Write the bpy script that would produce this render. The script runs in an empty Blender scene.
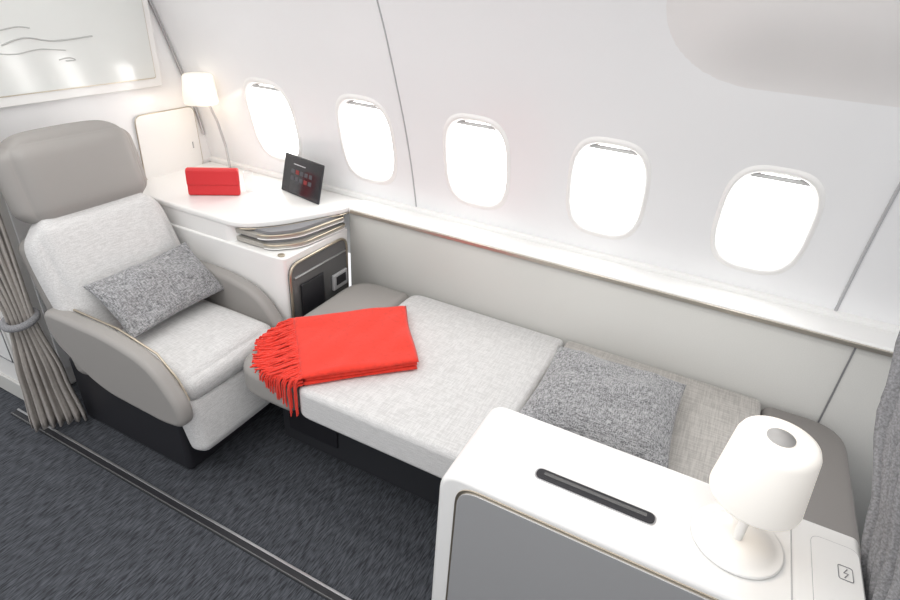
import bpy, bmesh, math, random
from mathutils import Vector, Matrix, noise
random.seed(4)
S=bpy.context.scene
S.view_settings.view_transform='Standard'
S.view_settings.look='None'

# ------------------------------------------------------------------ materials
def mat(name,col,rough=.5,metal=0,emis=None,es=0,coat=0,bump=0,bscale=300,var=0,vscale=200,trans=0,stretch=(1,1,1),sheen=0,alpha=1):
    m=bpy.data.materials.new(name); m.use_nodes=True
    nt=m.node_tree; b=nt.nodes['Principled BSDF']
    b.inputs['Base Color'].default_value=(*col,1)
    b.inputs['Roughness'].default_value=rough
    b.inputs['Metallic'].default_value=metal
    b.inputs['Coat Weight'].default_value=coat
    b.inputs['Coat Roughness'].default_value=.12
    b.inputs['Transmission Weight'].default_value=trans
    b.inputs['Sheen Weight'].default_value=sheen
    b.inputs['Alpha'].default_value=alpha
    if emis:
        b.inputs['Emission Color'].default_value=(*emis,1); b.inputs['Emission Strength'].default_value=es
    if bump or var:
        tc=nt.nodes.new('ShaderNodeTexCoord'); mp=nt.nodes.new('ShaderNodeMapping')
        mp.inputs['Scale'].default_value=stretch
        nt.links.new(tc.outputs['Object'],mp.inputs['Vector'])
        n=nt.nodes.new('ShaderNodeTexNoise'); n.inputs['Scale'].default_value=vscale; n.inputs['Detail'].default_value=3
        nt.links.new(mp.outputs[0],n.inputs['Vector'])
        if var:
            r=nt.nodes.new('ShaderNodeValToRGB')
            lo=[max(0,c*(1-var)) for c in col]; hi=[min(1,c*(1+var)) for c in col]
            r.color_ramp.elements[0].position=.35; r.color_ramp.elements[1].position=.65
            r.color_ramp.elements[0].color=(*lo,1); r.color_ramp.elements[1].color=(*hi,1)
            nt.links.new(n.outputs['Fac'],r.inputs[0]); nt.links.new(r.outputs[0],b.inputs['Base Color'])
        if bump:
            n2=nt.nodes.new('ShaderNodeTexNoise'); n2.inputs['Scale'].default_value=bscale; n2.inputs['Detail'].default_value=2
            nt.links.new(mp.outputs[0],n2.inputs['Vector'])
            bp=nt.nodes.new('ShaderNodeBump'); bp.inputs['Strength'].default_value=bump; bp.inputs['Distance'].default_value=.002
            nt.links.new(n2.outputs['Fac'],bp.inputs['Height']); nt.links.new(bp.outputs[0],b.inputs['Normal'])
    return m

def weave(name,c1,c2,s1=(40,400,400),s2=(400,40,400),bump=.3,rough=.9,scale=1.0,lo=.42,hi=.58):
    """two crossed, stretched noises = melange thread fabric"""
    m=bpy.data.materials.new(name); m.use_nodes=True
    nt=m.node_tree; b=nt.nodes['Principled BSDF']; b.inputs['Roughness'].default_value=rough
    b.inputs['Sheen Weight'].default_value=.2
    tc=nt.nodes.new('ShaderNodeTexCoord'); outs=[]
    for s in (s1,s2):
        mp=nt.nodes.new('ShaderNodeMapping'); mp.inputs['Scale'].default_value=s
        nt.links.new(tc.outputs['Object'],mp.inputs['Vector'])
        n=nt.nodes.new('ShaderNodeTexNoise'); n.inputs['Scale'].default_value=scale; n.inputs['Detail'].default_value=2
        nt.links.new(mp.outputs[0],n.inputs['Vector']); outs.append(n)
    a=nt.nodes.new('ShaderNodeMath'); a.operation='ADD'
    nt.links.new(outs[0].outputs['Fac'],a.inputs[0]); nt.links.new(outs[1].outputs['Fac'],a.inputs[1])
    h=nt.nodes.new('ShaderNodeMath'); h.operation='MULTIPLY'; h.inputs[1].default_value=.5
    nt.links.new(a.outputs[0],h.inputs[0])
    r=nt.nodes.new('ShaderNodeValToRGB')
    r.color_ramp.elements[0].position=lo; r.color_ramp.elements[1].position=hi
    r.color_ramp.elements[0].color=(*c1,1); r.color_ramp.elements[1].color=(*c2,1)
    nt.links.new(h.outputs[0],r.inputs[0]); nt.links.new(r.outputs[0],b.inputs['Base Color'])
    bp=nt.nodes.new('ShaderNodeBump'); bp.inputs['Strength'].default_value=bump; bp.inputs['Distance'].default_value=.0015
    nt.links.new(h.outputs[0],bp.inputs['Height']); nt.links.new(bp.outputs[0],b.inputs['Normal'])
    return m

M_wall=mat('wall_white',(.87,.87,.875),.3,coat=.25)
M_ceil=mat('ceiling_white',(.84,.83,.82),.5)
M_white=mat('white_lacquer',(.86,.855,.84),.3,coat=.3)
M_frame=mat('window_bezel_white',(.90,.89,.87),.4)
M_white2=mat('white_satin',(.80,.79,.77),.45)
M_panel=mat('side_panel_greige',(.56,.555,.53),.55,bump=.15,bscale=500,var=.03,vscale=300)
M_tray=mat('tray_greige',(.46,.44,.40),.35,metal=.3)
M_shadetint=mat('overhead_shade_tint',(.83,.81,.80),.35,coat=.25)  # greyer than the wall, to stand in for soft shading
M_line=mat('shadow_gap',(.22,.22,.23),.6)
M_gap=mat('light_gap',(.45,.45,.46),.5)
M_blind=mat('blind_edge_grey',(.66,.66,.655),.5)
M_brass=mat('champagne_metal',(.50,.44,.35),.28,metal=.9)
M_edge=mat('ledge_champagne_edge',(.52,.48,.42),.32,metal=.8)
M_leather=mat('taupe_leather',(.315,.30,.285),.5,bump=.15,bscale=500)
M_leather2=mat('dark_taupe_leather',(.24,.225,.215),.5,bump=.15,bscale=500)
M_fabric=weave('light_fabric',(.53,.525,.52),(.665,.66,.655),bump=.2,lo=.4,hi=.6,s1=(30,330,330),s2=(330,30,330))
M_fabric2=weave('beige_fabric',(.38,.36,.34),(.52,.50,.47),bump=.2,lo=.4,hi=.6,s1=(16,300,300),s2=(300,16,300))
M_pillow=weave('grey_melange',(.10,.102,.107),(.43,.43,.44),s1=(60,400,260),s2=(400,60,260),bump=.4,lo=.39,hi=.61)
M_red=mat('red_wool',(.74,.034,.016),.85,bump=.35,bscale=450,sheen=.15,var=.08,vscale=60)
M_redbox=mat('red_case',(.62,.022,.026),.45)
M_black=mat('black_plastic',(.018,.018,.022),.45)
M_dark=mat('dark_kickplate',(.03,.031,.036),.5)
M_glassdark=mat('smoked_glass',(.11,.11,.11),.12,coat=.6)
M_greydoor=mat('grey_door',(.50,.50,.505),.3,metal=.35,coat=.3)
M_curtain=mat('taupe_curtain',(.39,.36,.335),.85,bump=.2,bscale=300,var=.06,vscale=80)
M_curtain2=mat('grey_curtain',(.24,.24,.25),.9,bump=.5,bscale=350,var=.25,vscale=250)
M_pane=mat('window_daylight',(1,1,1),.5,emis=(1,.99,.965),es=5.0)
M_shade=mat('lamp_shade_glow',(.84,.82,.78),.6,emis=(1,.92,.82),es=.26)
M_shade2=mat('pole_lamp_shade_glow',(.86,.82,.76),.6,emis=(1,.88,.72),es=.45)
M_shadetop=mat('lamp_switch_grey',(.42,.41,.40),.5)
M_steel=mat('brushed_steel',(.55,.55,.56),.3,metal=.9)
M_screen=mat('tablet_screen',(.02,.02,.024),.12,coat=.5)
M_ui=mat('tablet_icons',(.07,.07,.08),.5)
M_uired=mat('tablet_icon_red',(.22,.02,.02),.5)
M_pic=mat('framed_glass_panel',(.72,.74,.72),.12,coat=.8)
M_ink=mat('panel_ink',(.46,.47,.46),.5)
M_glass=mat('clear_glass',(.95,.97,.97),.05,alpha=.18)

# carpet
M_carpet=bpy.data.materials.new('woven_carpet'); M_carpet.use_nodes=True
nt=M_carpet.node_tree; b=nt.nodes['Principled BSDF']; b.inputs['Roughness'].default_value=.95
tc=nt.nodes.new('ShaderNodeTexCoord')
mp=nt.nodes.new('ShaderNodeMapping'); mp.inputs['Scale'].default_value=(230,26,1); mp.inputs['Rotation'].default_value=(0,0,.25)
nt.links.new(tc.outputs['Object'],mp.inputs['Vector'])
n=nt.nodes.new('ShaderNodeTexNoise'); n.inputs['Scale'].default_value=1; n.inputs['Detail'].default_value=3; n.inputs['Distortion'].default_value=.3
nt.links.new(mp.outputs[0],n.inputs['Vector'])
r=nt.nodes.new('ShaderNodeValToRGB'); r.color_ramp.elements[0].position=.36; r.color_ramp.elements[1].position=.67
r.color_ramp.elements[0].color=(.020,.022,.027,1); r.color_ramp.elements[1].color=(.092,.099,.115,1)
nt.links.new(n.outputs['Fac'],r.inputs[0]); nt.links.new(r.outputs[0],b.inputs['Base Color'])
bpn=nt.nodes.new('ShaderNodeBump'); bpn.inputs['Strength'].default_value=.45; bpn.inputs['Distance'].default_value=.002
nt.links.new(n.outputs['Fac'],bpn.inputs['Height']); nt.links.new(bpn.outputs[0],b.inputs['Normal'])

# ------------------------------------------------------------------ helpers
def empty(name):
    e=bpy.data.objects.new(name,None); S.collection.objects.link(e); return e
def link(name,me,m,parent=None,smooth=True):
    o=bpy.data.objects.new(name,me); S.collection.objects.link(o)
    if m: me.materials.append(m)
    if smooth:
        for p in me.polygons: p.use_smooth=True
    if parent: o.parent=parent
    return o
def mesh(name,vs,fs,m,parent=None,smooth=True):
    me=bpy.data.meshes.new(name); me.from_pydata([tuple(v) for v in vs],[],fs); me.update()
    bm=bmesh.new(); bm.from_mesh(me); bmesh.ops.recalc_face_normals(bm,faces=bm.faces); bm.to_mesh(me); bm.free()
    return link(name,me,m,parent,smooth)
def bev(o,w,seg=4,ang=30):
    md=o.modifiers.new('b','BEVEL'); md.width=w; md.segments=seg; md.limit_method='ANGLE'; md.angle_limit=math.radians(ang); md.use_clamp_overlap=True
    wn=o.modifiers.new('w','WEIGHTED_NORMAL'); wn.keep_sharp=False
def rbox(name,c,s,r,m,parent=None,rot=(0,0,0),seg=5):
    bm=bmesh.new(); bmesh.ops.create_cube(bm,size=1)
    bmesh.ops.scale(bm,vec=s,verts=bm.verts)
    if r>0:
        bmesh.ops.bevel(bm,geom=list(bm.edges),offset=min(r,min(s)*.499),segments=seg,profile=.5,affect='EDGES')
    me=bpy.data.meshes.new(name); bm.to_mesh(me); bm.free()
    o=link(name,me,m,parent); o.location=c; o.rotation_euler=rot
    wn=o.modifiers.new('w','WEIGHTED_NORMAL')
    return o
def softbox(name,c,s,r,m,parent=None,rot=(0,0,0),crown=.012,plan=0):
    """upholstered block: rounded box, finely divided, faces gently crowned"""
    bm=bmesh.new(); bmesh.ops.create_cube(bm,size=1)
    bmesh.ops.subdivide_edges(bm,edges=list(bm.edges),cuts=29,use_grid_fill=True)
    h=[x/2 for x in s]; rr=min(r,min(h)*.98)
    for v in bm.verts:
        p=Vector((v.co.x*2,v.co.y*2,v.co.z*2))
        q=Vector([math.sin(t*math.pi/2)*.5+t*.5 for t in p])
        P=Vector([q[i]*h[i] for i in range(3)])
        core=Vector([max(-(h[i]-rr),min(h[i]-rr,P[i])) for i in range(3)])
        d=P-core
        if d.length>1e-9: P=core+d.normalized()*rr
        for i in range(3):
            a,b2=[k for k in range(3) if k!=i]
            if abs(abs(p[i])-1)<1e-4:
                P[i]+=math.copysign(crown*(1-p[a]**2)*(1-p[b2]**2),p[i])
        if plan:
            fy,fz=abs(P[1])/h[1],abs(P[2])/h[2]
            k=max(0,fy+fz-2+plan)/plan
            sc=1-.13*k*k
            P[1]*=sc; P[2]*=sc
        v.co=P
    me=bpy.data.meshes.new(name); bm.to_mesh(me); bm.free()
    o=link(name,me,m,parent); o.location=c; o.rotation_euler=rot
    return o
def rounded(pts,r,n=6):
    out=[];N=len(pts)
    for i,p in enumerate(pts):
        rr=r[i] if isinstance(r,(list,tuple)) else r
        a=Vector(pts[i-1]);b_=Vector(p);c=Vector(pts[(i+1)%N])
        d1=(a-b_);d2=(c-b_);l1=d1.length;l2=d2.length
        if rr<=0: out.append(tuple(b_));continue
        k=min(rr,l1*.49,l2*.49); p1=b_+d1/l1*k;p2=b_+d2/l2*k
        for j in range(n+1):
            t=j/n; q=p1*(1-t)**2+b_*2*t*(1-t)+p2*t*t; out.append(tuple(q))
    return out
def prism(name,pts,z0,z1,m,parent=None,bevel=.01,plane='XY',seg=4):
    n=len(pts)
    def f(p,h):
        return (p[0],p[1],h) if plane=='XY' else ((p[0],h,p[1]) if plane=='XZ' else (h,p[0],p[1]))
    vs=[f(p,z0) for p in pts]+[f(p,z1) for p in pts]
    fs=[tuple(range(n)),tuple(range(2*n-1,n-1,-1))]+[(i,(i+1)%n,n+(i+1)%n,n+i) for i in range(n)]
    o=mesh(name,vs,fs,m,parent)
    if bevel>0: bev(o,bevel,seg,50)
    return o
def tube(name,pts,r,m,parent=None,cyclic=False,res=3):
    cu=bpy.data.curves.new(name,'CURVE'); cu.dimensions='3D'; cu.bevel_depth=r; cu.bevel_resolution=res; cu.use_fill_caps=True
    sp=cu.splines.new('POLY'); sp.points.add(len(pts)-1)
    for i,p in enumerate(pts): sp.points[i].co=(*p,1)
    sp.use_cyclic_u=cyclic
    o=bpy.data.objects.new(name,cu); S.collection.objects.link(o); cu.materials.append(m)
    dg=bpy.context.evaluated_depsgraph_get(); me=bpy.data.meshes.new_from_object(o.evaluated_get(dg))
    bpy.data.objects.remove(o); return link(name,me,None,parent)
def lathe(name,prof,c,m,parent=None,n=48):
    vs=[];fs=[]
    for (r_,z) in prof:
        for i in range(n):
            a=2*math.pi*i/n; vs.append((c[0]+r_*math.cos(a),c[1]+r_*math.sin(a),c[2]+z))
    for j in range(len(prof)-1):
        for i in range(n):
            fs.append((j*n+i,j*n+(i+1)%n,(j+1)*n+(i+1)%n,(j+1)*n+i))
    fs.append(tuple(range(n))); fs.append(tuple((len(prof)-1)*n+i for i in range(n)))
    return mesh(name,vs,fs,m,parent)
def pillow(name,c,a,b_,h,m,parent=None,rot=(0,0,0),pinch=.07,exp=.5,wr=.006):
    N=44;vs=[];fs=[]
    for side in (1,-1):
        for i in range(N+1):
            for j in range(N+1):
                u=math.sin((i/N-.5)*math.pi)*.35+(i/N*2-1)*.65; v=math.sin((j/N-.5)*math.pi)*.35+(j/N*2-1)*.65
                x=a*u*(1-pinch*(1-v*v)); y=b_*v*(1-pinch*(1-u*u))
                e=max(0,(1-u*u)*(1-v*v))
                z=side*h*e**exp
                w=noise.noise(Vector((x*9+c[0]*5,y*9,side*3)))*wr*4*min(1,e*6)
                vs.append((x,y,z+w))
    K=(N+1)*(N+1)
    for s in (0,1):
        for i in range(N):
            for j in range(N):
                q=(s*K+i*(N+1)+j,s*K+(i+1)*(N+1)+j,s*K+(i+1)*(N+1)+j+1,s*K+i*(N+1)+j+1)
                fs.append(q if s==0 else q[::-1])
    me=bpy.data.meshes.new(name); me.from_pydata(vs,[],fs)
    bm=bmesh.new(); bm.from_mesh(me); bmesh.ops.remove_doubles(bm,verts=bm.verts,dist=.0004); bmesh.ops.recalc_face_normals(bm,faces=bm.faces); bm.to_mesh(me); bm.free()
    o=link(name,me,m,parent); o.location=c; o.rotation_euler=rot
    return o

# ------------------------------------------------------------------ room shell
prof=[(2.04,.55),(2.015,.8),(1.96,1.09),(1.895,1.3),(1.79,1.6),(1.64,1.88),(1.42,2.12),(1.08,2.27),(.7,2.32)]
def yz(z):
    def lin(zz):
        for (a0,b0),(a1,b1) in zip(prof,prof[1:]):
            if zz<=b1: return a0+(a1-a0)*(zz-b0)/(b1-b0)
        return prof[-1][0]
    return sum(lin(z+d*.03) for d in range(-4,5))/9
wz0,wz1=.86,1.36; wc=1.087; A_,B_=.127,.172; PIT=.499
wx=[-1.860+PIT*i for i in range(5)]
def sell(t,a,b_,e=3.1):
    c=math.cos(t);s=math.sin(t); k=(abs(c)**e+abs(s)**e)**(-1/e)
    return a*c*k,b_*s*k
vs=[];fs=[]
def addgrid(x0,x1,z0,z1,nx,nz):
    base=len(vs)
    for i in range(nx+1):
        for j in range(nz+1):
            x=x0+(x1-x0)*i/nx; z=z0+(z1-z0)*j/nz; vs.append((x,yz(z),z))
    for i in range(nx):
        for j in range(nz):
            fs.append((base+i*(nz+1)+j,base+(i+1)*(nz+1)+j,base+(i+1)*(nz+1)+j+1,base+i*(nz+1)+j+1))
X0,X1=-2.36,2.2
addgrid(X0,X1,.5,wz0,8,10); addgrid(X0,X1,wz1,2.12,8,40)
hp=PIT/2
addgrid(X0,wx[0]-hp,wz0,wz1,3,16); addgrid(wx[-1]+hp,X1,wz0,wz1,6,16)
NA=96;NR=8
corn=[]
for (dx_,dz_) in ((hp,wz1-wc),(-hp,wz1-wc),(-hp,wz0-wc),(hp,wz0-wc)):
    t=math.atan2(dz_,dx_)%(2*math.pi); corn.append((round(t/(2*math.pi)*NA)%NA,dx_,dz_))
for cx in wx:
    base=len(vs)
    for k in range(NR+1):
        for i in range(NA):
            t=2*math.pi*i/NA
            xi,zi=sell(t,A_,B_)
            c=math.cos(t);s=math.sin(t)
            zt=(wz1-wc) if s>0 else (wc-wz0)
            kk=min(hp/abs(c) if abs(c)>1e-6 else 9,zt/abs(s) if abs(s)>1e-6 else 9)
            xo,zo=c*kk,s*kk
            for (ci,a1,a2) in corn:
                if ci==i: xo,zo=a1,a2
            f=k/NR
            x=cx+xi+(xo-xi)*f; z=wc+zi+(zo-zi)*f
            vs.append((x,yz(z),z))
    for k in range(NR):
        for i in range(NA):
            fs.append((base+k*NA+i,base+k*NA+(i+1)%NA,base+(k+1)*NA+(i+1)%NA,base+(k+1)*NA+i))
wall=mesh('wall_window_side',vs,fs,M_wall)
# upper cove and ceiling
vs=[];fs=[]
cp=[(yz(2.12),2.12),(1.27,2.20),(1.08,2.26),(.7,2.31),(-2.0,2.33)]
for x in (X0,X1):
    for p in cp: vs.append((x,p[0],p[1]))
n_=len(cp)
for i in range(n_-1): fs.append((i,i+1,n_+i+1,n_+i))
mesh('ceiling',vs,fs,M_ceil)

# added raised panel: soft shading on the lining imitated by swell and tint
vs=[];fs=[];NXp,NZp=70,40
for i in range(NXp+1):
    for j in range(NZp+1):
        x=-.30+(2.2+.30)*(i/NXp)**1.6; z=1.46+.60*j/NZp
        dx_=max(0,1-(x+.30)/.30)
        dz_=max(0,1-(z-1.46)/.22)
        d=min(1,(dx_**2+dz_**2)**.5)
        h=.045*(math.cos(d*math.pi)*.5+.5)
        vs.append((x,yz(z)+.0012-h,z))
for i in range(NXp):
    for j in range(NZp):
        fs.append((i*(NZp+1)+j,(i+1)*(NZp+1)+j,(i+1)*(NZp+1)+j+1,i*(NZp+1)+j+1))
mesh('overhead_shading_panel',vs,fs,M_shadetint)

# windows
for k,cx in enumerate(wx):
    w=empty('window_%d'%(k+1))
    rings=[(1.10,-.0003),(1.07,-.003),(1.035,-.006),(1.0,-.006),(.97,.0),(.945,.014),(.93,.026),(.915,.028),(.91,.036)]
    vs=[];fs=[]
    for (sc,d) in rings:
        for i in range(NA):
            t=2*math.pi*i/NA; x,z=sell(t,A_*(1-(1-sc)*1.1),B_*sc)
            vs.append((cx+x,yz(wc+z)+d,wc+z))
    for j in range(len(rings)-1):
        for i in range(NA): fs.append((j*NA+i,j*NA+(i+1)%NA,(j+1)*NA+(i+1)%NA,(j+1)*NA+i))
    mesh('reveal_frame',vs,fs,M_frame,w)
    vs=[];
    for i in range(NA):
        t=2*math.pi*i/NA; x,z=sell(t,A_*.92,B_*.93); vs.append((cx+x,yz(wc+z)+.0355,wc+z))
    mesh('pane',vs,[tuple(range(NA))],M_pane,w,False)
    pts=[]
    for i in range(NA):
        t=2*math.pi*i/NA; x,z=sell(t,A_*.94,B_*.945); pts.append((cx+x,yz(wc+z)+.015,wc+z))
    tube('gasket',pts,.0016,M_gap,w,True)
    zt=wc+B_*.845
    rbox('blind_edge',(cx,yz(zt)+.024,zt),(A_*1.28,.010,.014),.004,M_blind,w,rot=(-.25,0,0))

# panel seams on the lining
for k,(xb,xt,rr_) in enumerate(((-1.145,-1.19,.003),(.425,.41,.005))):
    pts=[]
    for i in range(30):
        z=.83+(1.95-.83)*i/29; f=min(1,(z-.83)/.8)
        pts.append((xb+(xt-xb)*f,yz(z)-.0005,z))
    tube('trim_seam_%d'%(k+1),pts,rr_,M_gap,None)

# side ledge under windows
led=empty('trim_window_ledge')
prism('ledge_top',[(1.885,.787),(1.885,.805),(1.895,.812),(2.03,.819),(2.03,.787)],-1.41,2.2,M_white,led,.003,'YZ')
prism('ledge_upstand',[(1.99,.812),(1.99,.832),(2.05,.847),(2.05,.807)],-2.36,2.2,M_white,led,.004,'YZ')
prism('ledge_metal_edge',[(1.878,.787),(1.878,.802),(1.887,.802),(1.887,.787)],-1.40,2.2,M_edge,led,.002,'YZ')
prism('wall_side_panel',[(1.89,0),(1.89,.787),(1.93,.787),(1.93,0)],-1.41,2.2,M_panel,None,0,'YZ')
tube('trim_side_panel_seam',[(.49,1.889,.02),(.49,1.889,.782)],.003,M_line)

# floor
vs=[(-4.5,-3,0),(2.6,-3,0),(2.6,2.2,0),(-4.5,2.2,0)]
mesh('floor',vs,[(0,1,2,3)],M_carpet,None,False)
rail=empty('floor_track')
rbox('track_base',(-.2,.842,.003),(4.36,.036,.006),.001,M_black,rail)
rbox('track_rib_near',(-.2,.829,.006),(4.36,.004,.006),.001,M_glassdark,rail)
rbox('track_rib_far',(-.2,.855,.006),(4.36,.008,.006),.001,M_steel,rail)

# bulkhead on the left
bk=empty('wall_bulkhead')
rbox('bulkhead_core',(-2.56,1.54,1.18),(.42,1.26,2.36),.02,M_white2,bk)
rbox('bulkhead_lining',(-2.352,1.55,1.2),(.012,1.0,2.2),.004,M_wall,bk)
rbox('aisle_side_panel',(-2.54,.907,.36),(.34,.012,.30),.004,M_white,bk)
tube('aisle_panel_gap',[(-2.70,.901,.22),(-2.38,.901,.22),(-2.38,.901,.50),(-2.70,.901,.50)],.0035,M_line,bk,True)
rbox('aisle_panel_pull',(-2.54,.898,.36),(.28,.012,.014),.004,M_line,bk)
rbox('aisle_base_trim',(-2.56,.905,.05),(.41,.012,.09),.004,M_panel,bk)
# framed glass panel
pf=empty('framed_glass_panel')
Y0,Y1,Z0,Z1=.98,1.785,1.20,1.95
prism('frame',rounded([(Y0,Z0),(Y1,Z0),(Y1,Z1),(Y0,Z1)],.015),-2.346,-2.322,M_white,pf,.004,'YZ')
prism('metal_inset',rounded([(Y0+.03,Z0+.035),(Y1-.03,Z0+.035),(Y1-.03,Z1-.03),(Y0+.03,Z1-.03)],.01),-2.325,-2.319,M_brass,pf,.001,'YZ')
prism('glass',rounded([(Y0+.034,Z0+.039),(Y1-.034,Z0+.039),(Y1-.034,Z1-.034),(Y0+.034,Z1-.034)],.01),-2.324,-2.316,M_pic,pf,.001,'YZ')
def stroke(nm,pts,r=.0016):
    P=[]
    for i in range(len(pts)-1):
        for j in range(8):
            t=j/8; p0=pts[max(0,i-1)];p1=pts[i];p2=pts[i+1];p3=pts[min(len(pts)-1,i+2)]
            P.append((-2.3155,*[.5*((2*p1[k])+(-p0[k]+p2[k])*t+(2*p0[k]-5*p1[k]+4*p2[k]-p3[k])*t*t+(-p0[k]+3*p1[k]-3*p2[k]+p3[k])*t**3) for k in (0,1)]))
    tube(nm,P,r,M_ink,pf)
stroke('ink_stroke_1',[(1.18,1.40),(1.26,1.42),(1.36,1.405),(1.52,1.415)],.0026)
stroke('ink_stroke_2',[(1.16,1.44),(1.24,1.455),(1.29,1.45)],.0022)
stroke('ink_stroke_3',[(1.16,1.375),(1.22,1.37),(1.3,1.38),(1.4,1.37)],.0018)
stroke('ink_stroke_4',[(1.36,1.34),(1.40,1.345),(1.42,1.335),(1.38,1.335)],.0018)
# little locker door
ld=empty('locker_door')
pts=rounded([(1.620,.80),(1.945,.80),(1.935,1.09),(1.625,1.09)],.035)
prism('door_leaf',pts,-2.346,-2.334,M_white,ld,.003,'YZ')
tube('door_metal_trim',[(-2.337,p[0],p[1]) for p in pts],.0028,M_brass,ld,True)
tube('door_latch',[(-2.333,1.90,.90),(-2.333,1.90,.93)],.003,M_gap,ld)

# ------------------------------------------------------------------ desk + cabinet
dk=empty('side_desk')
dp=rounded([(-2.34,1.485),(-1.645,1.485),(-1.54,1.60),(-1.415,1.86),(-1.41,2.01),(-2.34,2.01)],[0,.07,.08,.03,0,0])
prism('desk_top',dp,.786,.812,M_white,dk,.008)
tube('desk_metal_edge',[(p[0]+.001,p[1]-.001,.784) for p in dp if p[0]>-1.66 and p[1]<1.89],.003,M_brass,dk)
bp_=rounded([(-2.34,1.482),(-1.47,1.482),(-1.425,1.492),(-1.417,1.885),(-2.34,1.885)],[0,.02,.015,.01,0])
prism('cabinet_body',bp_,0,.715,M_white,dk,.010)
bp2=rounded([(-2.34,1.49),(-1.70,1.49),(-1.66,1.58),(-1.50,1.885),(-2.34,1.885)],[0,.03,.03,.01,0])
prism('cabinet_upper',bp2,.70,.787,M_white,dk,.004)
cr=rounded([(-1.72,1.53),(-1.53,1.53),(-1.46,1.62),(-1.43,1.86),(-1.72,1.86)],[0,.03,.05,.02,0])
prism('tray_core',cr,.712,.786,M_line,dk,.001)
for k,(z,off) in enumerate(((.720,.0),(.754,.03))):
    tp=rounded([(-1.69,1.51),(-1.515-off,1.513),(-1.432-off*.8,1.60),(-1.410-off*.1,1.865),(-1.69,1.865)],[0,.03,.06,.02,0])
    prism('tray_%d'%(k+1),tp,z,z+.019,M_tray,dk,.003)
    tube('tray_edge_%d'%(k+1),[(p[0],p[1],z+.0175) for p in tp[1:-1]],.0042,M_brass,dk)
    tube('tray_lower_edge_%d'%(k+1),[(p[0],p[1],z+.002) for p in tp[1:-1]],.0024,M_white,dk)
cpn=rounded([(1.500,.12),(1.865,.12),(1.865,.683),(1.500,.683)],.055)
prism('niche_smoked_door',cpn,-1.425,-1.412,M_glassdark,dk,.002,'YZ')
tube('niche_rim',[(-1.412,p[0],p[1]) for p in cpn],.0055,M_brass,dk,True)
rbox('control_unit',(-1.405,1.80,.50),(.014,.10,.075),.005,M_gap,dk)
rbox('control_display',(-1.397,1.80,.505),(.004,.065,.04),.001,M_black,dk)
rbox('niche_shelf',(-1.409,1.685,.622),(.010,.33,.006),.002,M_steel,dk)
rbox('niche_booklet',(-1.406,1.62,.50),(.008,.14,.16),.002,M_black,dk)
lathe('round_latch',[(.001,0),(.013,0),(.014,.004),(.012,.006),(.001,.006)],(-1.455,1.507,.715),M_brass,dk,20)

# red clutch
rc=empty('red_case')
ang=math.atan2(.12,.165)
rbox('case_body',(-1.955,1.665,.870),(.212,.030,.116),.008,M_redbox,rc,rot=(-.10,0,ang))
rbox('case_flap',(-1.9528,1.6632,.890),(.213,.030,.066),.006,M_redbox,rc,rot=(-.10,0,ang))
# tablet
tb=empty('tablet_computer')
T=Matrix.Translation((-1.650,1.855,.813))@Matrix.Rotation(-.22,4,'Z')@Matrix.Rotation(math.radians(-14),4,'X')
def tpart(nm,c,s,r,m):
    o=rbox(nm,(0,0,0),s,r,m,tb,seg=3); o.matrix_world=T@Matrix.Translation(c); return o
tpart('tablet_shell',(0,0,.084),(.262,.009,.168),.004,M_black)
tpart('screen',(0,-.0045,.084),(.250,.002,.155),.0008,M_screen)
for i in range(5):
    for j in range(2):
        tpart('tile_%d_%d'%(i,j),(-.06+.03*i,-.006,.07+.03*j),(.022,.001,.018),.0003,M_uired if (i,j) in((1,1),(3,0)) else M_ui)
tpart('text_line_1',(-.02,-.006,.132),(.08,.001,.004),.0003,M_gap)
rbox('stand',(-1.635,1.90,.835),(.10,.05,.045),.006,M_steel,tb,rot=(0,0,-.2))
# glass
gl=empty('drinking_glass')
lathe('glass_wall',[(.018,0),(.022,.09),(.021,.09),(.017,.006),(.001,.006)],(-1.87,1.78,.813),M_glass,gl,32)

# wall lamp on pole
fl=empty('pole_lamp')
LX=-2.165
tube('pole',[(LX,1.955,.812),(LX,1.945,.93),(LX,1.915,1.05),(LX,1.86,1.18)],.006,M_steel,fl)
lathe('pole_foot',[(.018,0),(.018,.006),(.001,.008)],(LX,1.955,.812),M_steel,fl,24)
lathe('shade',[(.02,0),(.070,0),(.073,.004),(.064,.112),(.058,.120),(.02,.122)],(LX,1.842,1.140),M_shade2,fl)
pts=[(-2.335,yz(.95+.09*i)-.012,.95+.09*i) for i in range(12)]
tube('trim_corner',pts,.006,M_steel)

# ------------------------------------------------------------------ armchair
ch=empty('armchair')
def arm(nm,y0,y1,fx=0):
    ol=rounded([(-2.02,.60),(-1.66+fx,.605),(-1.47+fx,.565),(-1.365+fx,.43),(-1.36+fx,.345),(-1.45,.325),(-1.78,.335),(-2.0,.47)],[.06,.12,.10,.06,.04,.05,.1,.08],8)
    return prism(nm,ol,y0,y1,M_leather,ch,.022,'XZ',6)
arm('arm_near',.89,.95)
arm('arm_far',1.415,1.475,-.045)
tube('arm_piping_near',[(-1.99,.951,.598),(-1.68,.951,.60),(-1.50,.951,.565),(-1.42,.951,.49),(-1.385,.951,.42)],.004,M_brass,ch)
rbox('back_shell',(-2.07,1.20,.53),(.10,.50,.56),.045,M_leather,ch,rot=(0,-.28,0))
softbox('backrest',(-1.985,1.188,.655),(.13,.49,.48),.055,M_fabric,ch,rot=(0,-.40,0),crown=.024,plan=.4)
softbox('headrest',(-2.125,1.203,.988),(.15,.465,.305),.072,M_leather,ch,rot=(0,-.24,0),crown=.018,plan=.4)
softbox('seat_cushion',(-1.68,1.18,.415),(.54,.46,.125),.058,M_fabric,ch,crown=.015)
rbox('seat_frame',(-1.70,1.18,.335),(.50,.45,.06),.02,M_panel,ch)
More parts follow.
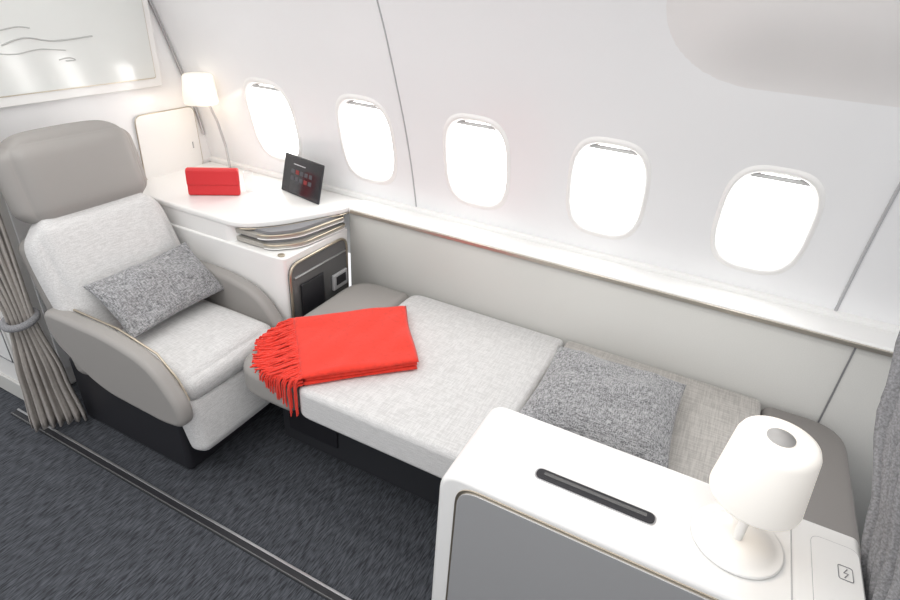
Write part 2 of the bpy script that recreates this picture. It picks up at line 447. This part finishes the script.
softbox('legrest',(-1.425,1.175,.275),(.085,.45,.215),.036,M_fabric,ch,rot=(0,-.28,0),crown=.006)
rbox('pedestal',(-1.81,1.205,.155),(.62,.46,.31),.02,M_black,ch)
pillow('scatter_cushion',(-1.782,1.205,.614),.125,.225,.052,M_pillow,None,rot=(0,math.radians(40),math.radians(2)))

# ------------------------------------------------------------------ bed
bd=empty('single_bed')
ot=rounded([(-1.355,1.10),(-1.075,1.10),(-1.075,1.875),(-1.355,1.875)],[.16,0,0,.14],10)
prism('foot_ottoman',ot,.375,.50,M_leather,bd,.035,seg=6)
mt=rounded([(-1.07,1.10),(-.385,1.10),(-.385,1.875),(-1.07,1.875)],[.06,0,0,.06])
prism('mattress_main',mt,.385,.508,M_fabric,bd,.022,seg=6)
mt=rounded([(-.38,1.10),(.31,1.10),(.31,1.875),(-.38,1.875)],[0,0,0,0])
prism('mattress_head',mt,.385,.512,M_fabric2,bd,.018,seg=6)
mt=rounded([(.315,1.10),(.565,1.10),(.565,1.875),(.315,1.875)],[0,.16,.16,0],10)
prism('head_surround',mt,.36,.505,M_leather2,bd,.03,seg=6)
rbox('bed_base',(-.395,1.59,.19),(1.89,.56,.38),.01,M_dark,bd)
rbox('base_end_panel',(-1.18,1.306,.20),(.24,.012,.26),.006,M_black,bd)
pillow('bed_pillow',(-.15,1.50,.574),.22,.217,.056,M_pillow,None,rot=(0,0,math.radians(1)),pinch=.05)

# ------------------------------------------------------------------ blanket
bl=empty('throw_blanket')
Av=Vector((-1.31,1.385));Bv=Vector((-1.005,1.70));Cv=Vector((-.768,1.395));Dv=Vector((-1.04,1.115))
def slab(nm,z0,z1,ins,seed):
    N=40;vs=[];fs=[]
    def P(s,t):
        return (Av*(1-s)+Bv*s)*(1-t)+(Dv*(1-s)+Cv*s)*t
    for lay in (0,1):
        for i in range(N+1):
            for j in range(N+1):
                s=ins+(1-2*ins)*i/N;t=ins+(1-2*ins)*j/N
                e=min(s-ins,1-ins-s,t-ins,1-ins-t)
                rr=min(1,e/.05); dr=(1-(1-rr)**2)**.5
                p=P(s,t); w=noise.noise(Vector((p.x*7,p.y*7,seed)))*.010+noise.noise(Vector((p.x*20,p.y*5,seed)))*.003+.002
                zm=(z0+z1)/2;h=(z1-z0)/2
                vs.append((p.x+noise.noise(Vector((p.y*6,seed,0)))*.010,p.y+noise.noise(Vector((p.x*6,seed,3)))*.008,(zm+h*dr+max(0,w)*rr) if lay else zm-h*dr))
    K=(N+1)**2
    for l in (0,1):
        for i in range(N):
            for j in range(N):
                fs.append((l*K+i*(N+1)+j,l*K+(i+1)*(N+1)+j,l*K+(i+1)*(N+1)+j+1,l*K+i*(N+1)+j+1))
    me=bpy.data.meshes.new(nm); me.from_pydata(vs,[],fs)
    bm=bmesh.new(); bm.from_mesh(me); bmesh.ops.remove_doubles(bm,verts=bm.verts,dist=.0003); bmesh.ops.recalc_face_normals(bm,faces=bm.faces); bm.to_mesh(me); bm.free()
    return link(nm,me,M_red,bl)
slab('fold_lower',.509,.524,0,1.0); slab('fold_middle',.522,.537,.008,4.0); slab('fold_upper',.535,.551,.0,9.0)
out=Vector((-.66,-.75)).normalized()
cu=bpy.data.curves.new('fringe','CURVE'); cu.dimensions='3D'; cu.bevel_depth=.0036; cu.bevel_resolution=1; cu.use_fill_caps=True
def edge_ok(p):
    if p.y<1.10: return False
    if p.x<-1.355: return False
    c=Vector((-1.235,1.22))
    if p.x<c.x and p.y<c.y and (p-c).length>.12: return False
    return True
for lay in range(3):
    for k in range(66):
        f=(k+.5+random.uniform(-.3,.3))/66
        st=Av*(1-f)+Dv*f; z=.515+.014*lay
        d=(out+Vector((random.uniform(-.3,.3),random.uniform(-.3,.3)))).normalized()
        pts=[];p=st.copy()-out*.004;fall=False
        L=random.uniform(.105,.135)+.045*f
        for s in range(10):
            pts.append((p.x,p.y,z+random.uniform(-.002,.002),1))
            stp=L/9
            q=p+d*stp
            if edge_ok(q) and not fall: p=q; z=max(.511+lay*.004,z-.002*lay)
            else:
                p=p+d*stp*.5 if not fall else p+Vector((random.uniform(-.002,.002),0)); fall=True; z-=stp*.95
        sp=cu.splines.new('POLY'); sp.points.add(len(pts)-1)
        for i,q in enumerate(pts): sp.points[i].co=q; sp.points[i].radius=1-.3*i/9
o=bpy.data.objects.new('fringe_c',cu); S.collection.objects.link(o); cu.materials.append(M_red)
dg=bpy.context.evaluated_depsgraph_get(); me=bpy.data.meshes.new_from_object(o.evaluated_get(dg)); bpy.data.objects.remove(o)
link('fringe',me,None,bl)

# ------------------------------------------------------------------ aisle console
cn=empty('console_cabinet')
ol=rounded([(-.348,0),(.395,0),(.395,.852),(-.348,.852)],[0,0,.0,.055],8)
prism('console_body',ol,.735,.985,M_white,cn,.012,'XZ',5)
dl=rounded([(-.308,.03),(.38,.03),(.38,.836),(-.308,.836)],[0,0,.0,.05],8)
prism('door_trim',dl,.7325,.7375,M_brass,cn,.001,'XZ')
dl=rounded([(-.302,.036),(.375,.036),(.375,.830),(-.302,.830)],[0,0,.0,.046],8)
prism('sliding_door',dl,.729,.736,M_greydoor,cn,.001,'XZ')
sl=rounded([(-.180,.812),(.056,.812),(.056,.844),(-.180,.844)],.0155,8)
prism('vent_slot_rim',sl,.851,.8535,M_steel,cn,.0008)
sl=rounded([(-.177,.815),(.053,.815),(.053,.841),(-.177,.841)],.0128,8)
prism('vent_slot',sl,.852,.8555,M_black,cn,.001)
rbox('slot_inner',(-.062,.830,.8558),(.20,.008,.001),.0003,M_glassdark,cn)
tube('pad_joint',[(.280,.745,.8523),(.280,.975,.8523)],.0012,M_gap,cn)
tr=rounded([(.312,.78),(.388,.78),(.388,.945),(.312,.945)],.018)
prism('charging_pad',tr,.851,.8545,M_white,cn,.001)
tube('pad_outline',[(p[0],p[1],.8535) for p in tr],.0009,M_gap,cn,True)
ic=rounded([(.352,.866),(.374,.866),(.374,.896),(.352,.896)],.004)
tube('charge_icon_frame',[(p[0],p[1],.855) for p in ic],.0008,M_line,cn,True)
tube('charge_icon_bolt',[(.366,.891,.855),(.360,.881,.855),(.367,.881,.855),(.361,.871,.855)],.0009,M_line,cn)

# table lamp
tl=empty('table_lamp')
cx,cy=.190,.858
lathe('base_disc',[(.001,0),(.076,0),(.078,.002),(.077,.006),(.074,.007),(.062,.0065),(.060,.009),(.001,.010)],(cx,cy,.853),M_white,tl)
tube('stem',[(cx,cy,.857),(cx,cy,.99)],.0085,M_white,tl)
lathe('shade',[(.01,0),(.069,0),(.0725,.003),(.0735,.008),(.063,.118),(.059,.128),(.051,.132),(.001,.133)],(cx-.003,cy,.964),M_shade,tl,64)
lathe('touch_switch',[(.001,0),(.021,0),(.021,.0025),(.001,.003)],(cx-.003,cy,1.0965),M_shadetop,tl)

# ------------------------------------------------------------------ curtains
def curtain(nm,rows,m,parent=None,folds=7,nz=60,nu=90):
    vs=[];fs=[]
    for j in range(nz+1):
        z=rows[0][0]+(rows[-1][0]-rows[0][0])*j/nz
        for a,b2 in zip(rows,rows[1:]):
            if (z-a[0])*(z-b2[0])<=1e-9: break
        f=(z-a[0])/(b2[0]-a[0]); f=f*f*(3-2*f)
        s0=Vector(a[1]).lerp(Vector(b2[1]),f); s1=Vector(a[2]).lerp(Vector(b2[2]),f); dp=a[3]*(1-f)+b2[3]*f
        nrm=Vector((-(s1-s0).y,(s1-s0).x)).normalized()
        for i in range(nu+1):
            u=i/nu
            ph=u*folds*2*math.pi+.5*math.sin(z*3+u*5)
            off=dp*(math.sin(ph)+.3*math.sin(2.3*ph+1))
            p=s0.lerp(s1,u)+nrm*off
            vs.append((p.x,p.y,z))
    for j in range(nz):
        for i in range(nu):
            fs.append((j*(nu+1)+i,j*(nu+1)+i+1,(j+1)*(nu+1)+i+1,(j+1)*(nu+1)+i))
    o=mesh(nm,vs,fs,m,parent)
    md=o.modifiers.new('s','SOLIDIFY'); md.thickness=.003
    return o
c1=empty('curtain')
curtain('drape',[(.03,(-2.18,.80),(-2.07,.955),.018),(.25,(-2.19,.82),(-2.10,.945),.016),(.50,(-2.21,.86),(-2.14,.925),.009),(.8,(-2.24,.83),(-2.19,.95),.014),(1.3,(-2.28,.79),(-2.23,.97),.016),(2.3,(-2.28,.74),(-2.23,1.0),.018)],M_curtain,c1,7)
pts=[(-2.175+.052*math.cos(a*math.pi/12),.893+.052*math.sin(a*math.pi/12),.50+.01*math.sin(a*math.pi/12)) for a in range(24)]
tube('tieback',pts,.014,M_curtain2,c1,True)
c2=empty('curtain')
curtain('drape',[(.03,(.435,.60),(.435,.93),.014),(.5,(.43,.60),(.43,.93),.014),(.80,(.425,.61),(.422,.955),.013),(.90,(.42,.61),(.405,1.02),.014),(1.07,(.41,.60),(.380,1.16),.016),(1.2,(.40,.58),(.378,1.24),.018),(1.5,(.40,.5),(.38,1.38),.02),(2.3,(.40,.4),(.38,1.38),.022)],M_curtain2,c2,9)

# ------------------------------------------------------------------ lights & world
def area(nm,loc,rot,sx,sy,e,col=(1,1,1)):
    l=bpy.data.lights.new(nm,'AREA'); l.shape='RECTANGLE'; l.size=sx; l.size_y=sy; l.energy=e; l.color=col
    o=bpy.data.objects.new(nm,l); S.collection.objects.link(o); o.location=loc; o.rotation_euler=rot; return o
area('ceiling_light_panel',(-.9,.2,2.28),(0,0,0),3.2,1.0,35,(1,.99,.975))
area('cove_light',(-.9,1.22,2.15),(math.radians(-10),0,0),3.2,.15,9,(1,.985,.96))
for nm,loc,e in (('bulb_pole_lamp',(LX,1.842,1.112),.35),('bulb_table_lamp',(cx,cy,.95),.14)):
    l=bpy.data.lights.new(nm,'POINT'); l.energy=e; l.color=(1,.80,.58); l.shadow_soft_size=.03
    o=bpy.data.objects.new(nm,l); S.collection.objects.link(o); o.location=loc
w=bpy.data.worlds.new('cabin_world'); S.world=w; w.use_nodes=True
w.node_tree.nodes['Background'].inputs[0].default_value=(.97,.98,1,1); w.node_tree.nodes['Background'].inputs[1].default_value=1.08

# ------------------------------------------------------------------ camera
cd=bpy.data.cameras.new('camera'); cd.sensor_width=36; cd.lens=22.8; cd.clip_start=.05
co=bpy.data.objects.new('camera',cd); S.collection.objects.link(co)
Rr=Vector((.8856,.4601,.0607)).normalized(); F=Vector((-.3739,.7851,-.4943)).normalized(); U=Rr.cross(F).normalized()
mx=Matrix.Identity(4)
for i in range(3): mx[i][0]=Rr[i]; mx[i][1]=U[i]; mx[i][2]=-F[i]
mx[2][3]=1.7
co.matrix_world=mx
S.camera=co
